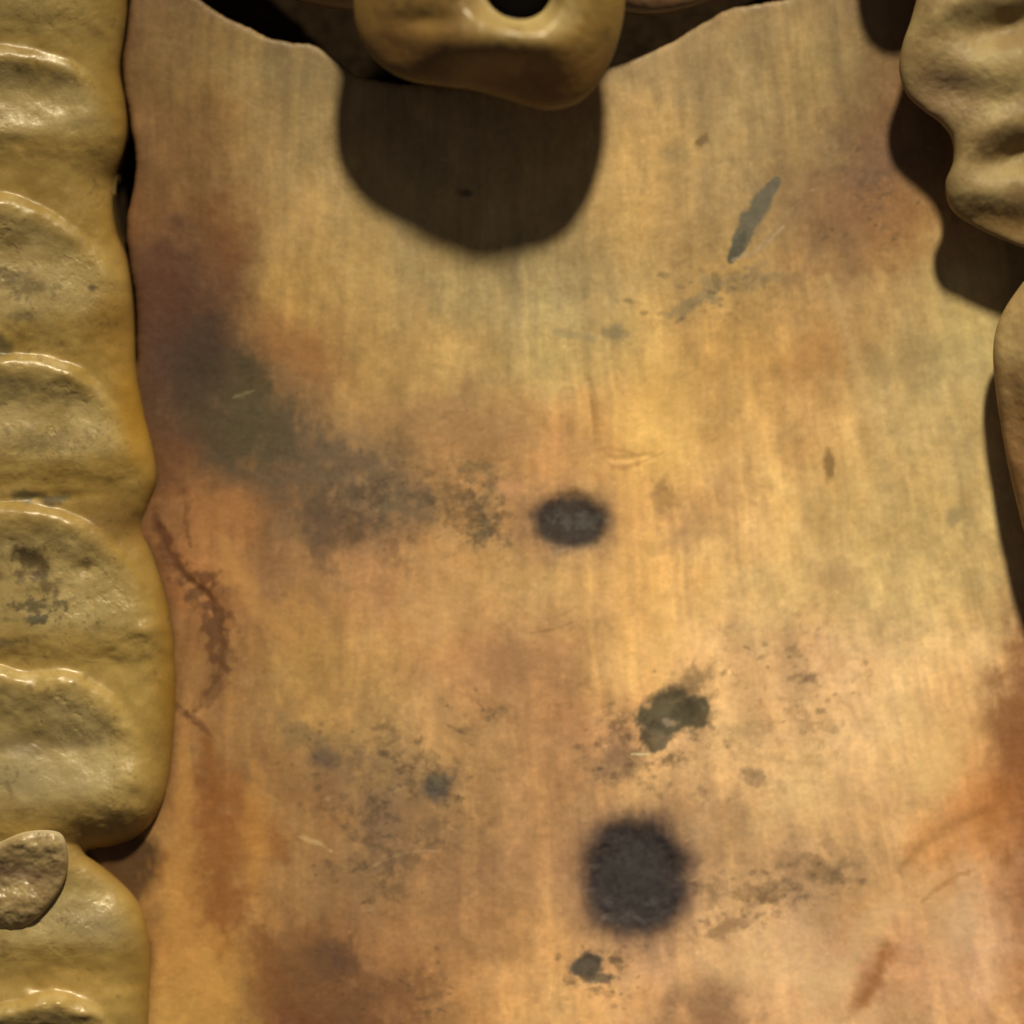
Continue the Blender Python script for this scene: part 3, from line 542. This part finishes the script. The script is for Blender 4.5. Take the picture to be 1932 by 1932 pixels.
def bcolour(x, y, dist, only=None):
    col = tones(x, y, (172, 138, 72), (154, 120, 56), (116, 84, 44), .25, 210, 90)
    for i in (0, 1, 2, 3, 4, 5, 8, 6):
        r, v, R = lobe_rv(i, x, y)
        a = 0.7-0.7*sstep(0.5, 1.1, r+0.05*fbm(x, y, 30, 350+i, 4)+0.2*sstep(0.6, 1, v))
        a = (a*(1-0.6*sstep(0.62, 0.98, v+0.1*fbm(x, y, 50, 360+i, 3))))[:, None]
        c = tones(x, y, (184, 158, 104), (164, 138, 84), (120, 100, 62), [.1, .1, .4, .4, .45, .15, .2, .3, .1][i], 500+i*17, 60)
        col = col*(1-a)+c*a
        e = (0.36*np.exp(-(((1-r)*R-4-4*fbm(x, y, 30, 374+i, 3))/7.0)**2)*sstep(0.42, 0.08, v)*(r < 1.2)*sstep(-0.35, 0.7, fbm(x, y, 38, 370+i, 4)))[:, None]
        col = col*(1-e)+pig((214, 190, 136))*e  # painted rim highlight, pale along each lobe's upper edge
    a = (np.exp(-dist/20.0)*0.6)[:, None]; col = col*(1-a)+pig((138, 96, 30))*a
    a = (np.exp(-dist/4.0)*0.7*sstep(1900, 1000, y))[:, None]; col = col*(1-a)+pig((74, 50, 26))*a
    for b in BL: blob(col, x, y, *b[:6], **b[6])
    sp = (0.4*sstep(0.75, 1.4, fbm(x, y, 13, 381, 3)+0.5*fbm(x, y, 70, 385, 2)))[:, None]; col = col*(1-sp)+pig((92, 72, 44))*sp
    return col*np.array([0.92, 0.91, 0.82])
def edge_dist(x, y):
    e = spline(EDGE, 500, False); dm = np.full(x.shape, 1e9)
    for (ax, ay), (bx, by) in zip(e[:-1], e[1:]):
        L2 = (bx-ax)**2+(by-ay)**2+1e-9
        t = np.clip(((x-ax)*(bx-ax)+(y-ay)*(by-ay))/L2, 0, 1)
        dm = np.minimum(dm, np.hypot(x-ax-t*(bx-ax), y-ay-t*(by-ay)))
    return dm
def ridge():
    e = spline(EDGE, 1100, False); n = len(e); m = 170
    u = 1-(1-np.linspace(0, 1, m))**1.5
    x0 = -180.0
    x = x0+(e[:, 0][:, None]-x0)*u[None, :]; y = np.broadcast_to(e[:, 1][:, None], x.shape).copy()
    dist = edge_dist(x.ravel(), y.ravel()); dist[np.arange(n)*m+m-1] = 0
    X = x.ravel(); Y = y.ravel()
    z = height(X, Y, dist)
    for i in (0, 1, 2, 3, 4, 5, 8, 6):                 # bedding under each scallop
        r, v, R = lobe_rv(i, X, Y); z -= 5*(1-sstep(0.78, 0.90, r))
    z = z.reshape(n, m); z[:, -1] = -12
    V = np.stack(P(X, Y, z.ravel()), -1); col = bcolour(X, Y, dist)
    low = V.reshape(n, m, 3)[:, -1].copy(); low[:, 2] = -90*S; low[:, 0] += 6*S; k = len(V)
    j = np.arange(n-1); q = j*m+m-1
    F = np.vstack([grid_faces(n, m), np.stack([q, k+j, k+j+1, q+m], -1)])
    return mesh('ridge', np.vstack([V, low]), F, np.vstack([col, np.tile(pig((48, 34, 20)), (n, 1))]), M_carve, left)  # side wall coloured dark to paint in the crevice shade
ridge()
def scallop(i):
    c, a_, r_, y0, y1 = LC[i]; n = 420; m = 120
    th = np.linspace(-np.pi, np.pi, n, endpoint=False); R = np.interp(th, a_, r_, period=2*np.pi)
    k = np.linspace(0, 0.95, m)**0.85
    x = c[0]+np.cos(th)[None, :]*R[None, :]*k[:, None]; y = c[1]-np.sin(th)[None, :]*R[None, :]*k[:, None]
    X = x.ravel(); Y = y.ravel(); d = edge_dist(X, Y)
    z = height(X, Y, d)+0.12
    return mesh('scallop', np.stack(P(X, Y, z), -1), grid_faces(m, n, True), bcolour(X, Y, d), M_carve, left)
for i in (0, 1, 2, 3, 4, 5, 6, 8): scallop(i)
def curl_z(x, y, r, th):
    v = (y-1564)/190
    z = 100-16*sstep(0.05, 0.45, v)+6*np.exp(-((v-0.7)/0.16)**2)-10*sstep(0.8, 1.0, v)
    z = z+5*np.exp(-((1-r)/0.05)**2)*sstep(0.4, 0.0, v)
    return z+4.5*fbm(x, y, 50, 451, 4)+0.7*fbm(x, y, 18, 455, 3)
def curl_c(x, y, r):
    c = tones(x, y, (176, 146, 90), (148, 118, 70), (100, 76, 50), .5, 560, 40)
    v = (y-1564)/190; e = (0.6*np.exp(-((1-r)/0.04)**2)*sstep(0.35, 0.05, v))[:, None]
    c = c*(1-e)+pig((216, 194, 142))*e  # highlight painted along the curl's top rim
    blob(c, x, y, 30, 1640, 80, 14, 6, (112, 84, 60), k=.6, soft=.8); return c*0.86
carved('curl', LOBES[7], (0, 1655), curl_z, 62, left, curl_c, rings=80, segs=420, edge=6, prof=0.5, under=0.3)

# ------------------------------------------------------------------ upper right: raised fluted edge
ru = empty('fluted_border', 1850, 180)
tag(ru, 'raised pale ivory edge with deep flutes, at the upper right above the panel', 'carving')
RU = [(1745,-160),(1742,-60),(1722,30),(1704,84),(1698,130),(1712,176),(1742,206),(1776,232),(1796,262),(1798,304),(1784,346),(1796,392),(1840,424),(1900,452),(1980,476),(2120,480),(2160,200),(2120,-160)]
def ru_z(x, y, r, th):
    z = 140+0*x
    for cx, cy, rx, ry, a, d in ((1892, 60, 92, 36, -16, -40), (1917, 300, 85, 32, -20, -40), (1985, 180, 100, 44, -12, -10), (1785, 22, 60, 22, -30, 10), (1870, 244, 70, 22, -28, 9),
                                (1752, 186, 55, 60, 20, -20), (1815, 126, 80, 40, 14, 9), (1830, 356, 60, 40, 10, 10), (1930, 440, 130, 36, 10, -26), (1850, 196, 100, 26, 8, -7)):
        t = math.radians(a); u = ((x-cx)*math.cos(t)+(y-cy)*math.sin(t))/rx; v = (-(x-cx)*math.sin(t)+(y-cy)*math.cos(t))/ry
        z = z+d*np.exp(-(u*u+v*v))
    return z+2.2*fbm(x, y, 50, 601, 4)+0.5*fbm(x, y, 14, 603, 3)
def ru_c(x, y, r):
    c = tones(x, y, (154, 128, 76), (132, 104, 60), (100, 78, 48), .4, 620)
    blob(c, x, y, 1770, 190, 60, 60, 0, (130, 100, 66), k=.6, soft=.7)
    blob(c, x, y, 1880, 430, 90, 30, 0, (128, 92, 44), k=.6, soft=.7)
    return c*0.9
carved('fluted_edge', [(a-9, b+9) for a, b in RU], (1930, 170), ru_z, 92, ru, ru_c, rings=110, segs=500, edge=3, prof=0.5, under=0.2, mat=M_dull)

carved('knob', [(1640,-260),(1634,-150),(1652,-84),(1690,-58),(1740,-66),(1800,-90),(1860,-180),(1800,-300)], (1735, -170), lambda x, y, r, th: 140+3*fbm(x, y, 60, 641, 4), 90, ru, ru_c, rings=40, segs=160, edge=4)
# ------------------------------------------------------------------ right: leaf-like piece lying on the panel's edge
rl = empty('carved_leaf', 1930, 850)
tag(rl, 'narrow carved ivory leaf below the fluted edge, beside the tan panel', 'carving')
RL = [(2000,490),(1955,512),(1920,552),(1888,605),(1876,660),(1880,730),(1890,800),(1902,870),(1918,940),(1936,1010),(1962,1080),(2010,1140),(2100,1150),(2140,900),(2120,600)]
def rl_z(x, y, r, th):
    z = 122+0*x+10*np.exp(-((x-1925)/22)**2-((y-680)/120)**2)-18*np.exp(-((x-1905)/30)**2-((y-800)/60)**2)
    return z+3*fbm(x, y, 60, 701, 4)+0.7*fbm(x, y, 14, 703, 3)
def rl_c(x, y, r):
    c = tones(x, y, (156, 126, 74), (126, 94, 52), (92, 66, 38), .5, 720)
    blob(c, x, y, 1925, 900, 60, 140, 0, (112, 74, 36), k=.6, soft=.7); return c
carved('leaf_blade', [(a-10, b) for a, b in RL], (1990, 850), rl_z, 70, rl, rl_c, mat=M_dull, rings=80, segs=400, edge=4, prof=0.5, under=0.3)

# ------------------------------------------------------------------ top: pierced boss standing well off the panel
bs = empty('pierced_boss', 940, -60)
tag(bs, 'rounded ochre ivory boss with a dark hole, over the upper edge of the panel', 'carving')
OUT = [(664,-60),(662,0),(668,50),(688,92),(724,130),(770,152),(830,162),(880,168),(940,184),(990,200),(1030,205),(1076,192),(1112,160),(1140,112),(1158,56),(1166,0),(1164,-80),(1140,-200),(1040,-290),(880,-300),(740,-240),(684,-150)]
def boss():
    n = 480; o = spline(OUT, n)+np.array([10.0, 17.0]); n = len(o); hc = np.array([976.0, -8.0])
    a = np.arctan2(o[:, 1]-hc[1], o[:, 0]-hc[0]); hr = 66+3*np.sin(2*a+0.6)
    inn = hc+np.c_[np.cos(a)*hr*0.98, np.sin(a)*hr*1.05]
    zc = 186.0
    rows = []
    def ring(f, z): rows.append(np.c_[hc+(inn-hc)*f, np.full(n, z) if np.isscalar(z) else z])
    for f in np.linspace(0, 0.9, 14): ring(f, zc-56+20*f**4)          # floor of the blind hole
    for z in np.linspace(zc-32, zc+46, 16): ring(0.90+0.10*(z-zc+32)/78, z)
    for q in np.linspace(0, 1, 110)**0.9:
        q = min(q, 1.0); p = inn+(o-inn)*(1-(1-q)**1.35)
        qq = 1-(1-q)**1.35
        t = 46+40*sstep(0, .22, qq)
        z = zc+t*np.clip(1-qq**1.7, 0, 1)**0.75
        x, y = p[:, 0], p[:, 1]; m = 1-qq**6
        z = z+m*(38*np.exp(-((x-950)/130)**2-((y-108)/44)**2)-12*np.exp(-((x-800)/60)**2-((y-62)/20)**2)+8*np.exp(-((x-1110)/30)**2-((y-30)/60)**2)-9*np.exp(-((x-760)/60)**2-((y-110)/40)**2))
        z = z+m*(2.2*fbm(x, y, 60, 801, 4)+0.7*fbm(x, y, 18, 803, 3))
        rows.append(np.c_[p, z])
    for k in np.linspace(0, 1, 30)[1:]:
        p = hc+(o-hc)*np.cos(k*np.pi/2); rows.append(np.c_[p, np.full(n, zc-80*np.sin(k*np.pi/2))])
    A = np.array(rows); X, Y, Z = A[..., 0].ravel(), A[..., 1].ravel(), A[..., 2].ravel()
    col = tones(X, Y, (130, 98, 44), (104, 76, 36), (70, 48, 26), .5, 820)
    blob(col, X, Y, 990, 50, 80, 45, 0, (182, 154, 92), k=.7, soft=.8)  # bright lip below the hole: highlight put into the colour
    blob(col, X, Y, 760, 110, 110, 50, 20, (110, 74, 32), k=.6, soft=.9)  # browner lower flanks: shade of the downward side put into the colour
    blob(col, X, Y, 1060, 170, 110, 45, 0, (128, 84, 30), k=.6, soft=.9)
    ins = np.repeat(np.arange(len(rows)) < 20, n); col[ins] = pig((26, 18, 12))  # bottom of the hole painted near-black for the shade inside
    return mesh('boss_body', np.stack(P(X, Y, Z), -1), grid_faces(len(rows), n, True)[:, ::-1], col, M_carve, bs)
boss()
def arm(pts, name='arm'):
    """tapered limb joining the boss to the carving beyond the picture: x, y, z, radius"""
    p = np.array(pts, float); c = spline(p, 60, False); m = 40; ph = np.linspace(0, 2*np.pi, m, endpoint=False)
    d = np.gradient(c[:, :3], axis=0); d /= np.linalg.norm(d, axis=1)[:, None]
    sd_ = np.cross(d, [0, 0, 1.0]); sd_ /= np.linalg.norm(sd_, axis=1)[:, None]; upv = np.cross(sd_, d)
    r = c[:, 3][:, None, None]
    q = c[:, None, :3]+r*(np.cos(ph)[None, :, None]*sd_[:, None, :]+np.sin(ph)[None, :, None]*upv[:, None, :])
    x, y, z = q[..., 0], q[..., 1], q[..., 2]; z = z+3*fbm(x, y, 40, 900, 3)
    col = tones(x.ravel(), y.ravel(), (110, 80, 44), (84, 58, 34), (50, 36, 26), .5, 920)
    return mesh(name, np.stack(P(x.ravel(), y.ravel(), z.ravel()), -1), grid_faces(len(c), m, True), col, M_carve, bs)
arm([(1110, -20, 110, 30), (1190, 2, 52, 30), (1280, -6, 16, 28), (1400, -50, -10, 26), (1520, -120, -20, 30)])
arm([(720, 0, 110, 34), (640, -12, 40, 34), (560, -34, 0, 34), (460, -80, -20, 36), (340, -150, -20, 40)])
# carved mass beyond the upper edge of the picture that the boss belongs to
TM = [(300,-420),(500,-330),(700,-260),(1000,-270),(1300,-230),(1600,-300),(1800,-420),(1700,-700),(1000,-760),(400,-700)]
carved('crest', TM, (1000, -500), lambda x, y, r, th: 110+8*fbm(x, y, 120, 951, 4), -60, bs, lambda x, y, r: tones(x, y, (150, 118, 60), (130, 100, 50), (90, 64, 36), .3, 960), rings=40, segs=160)
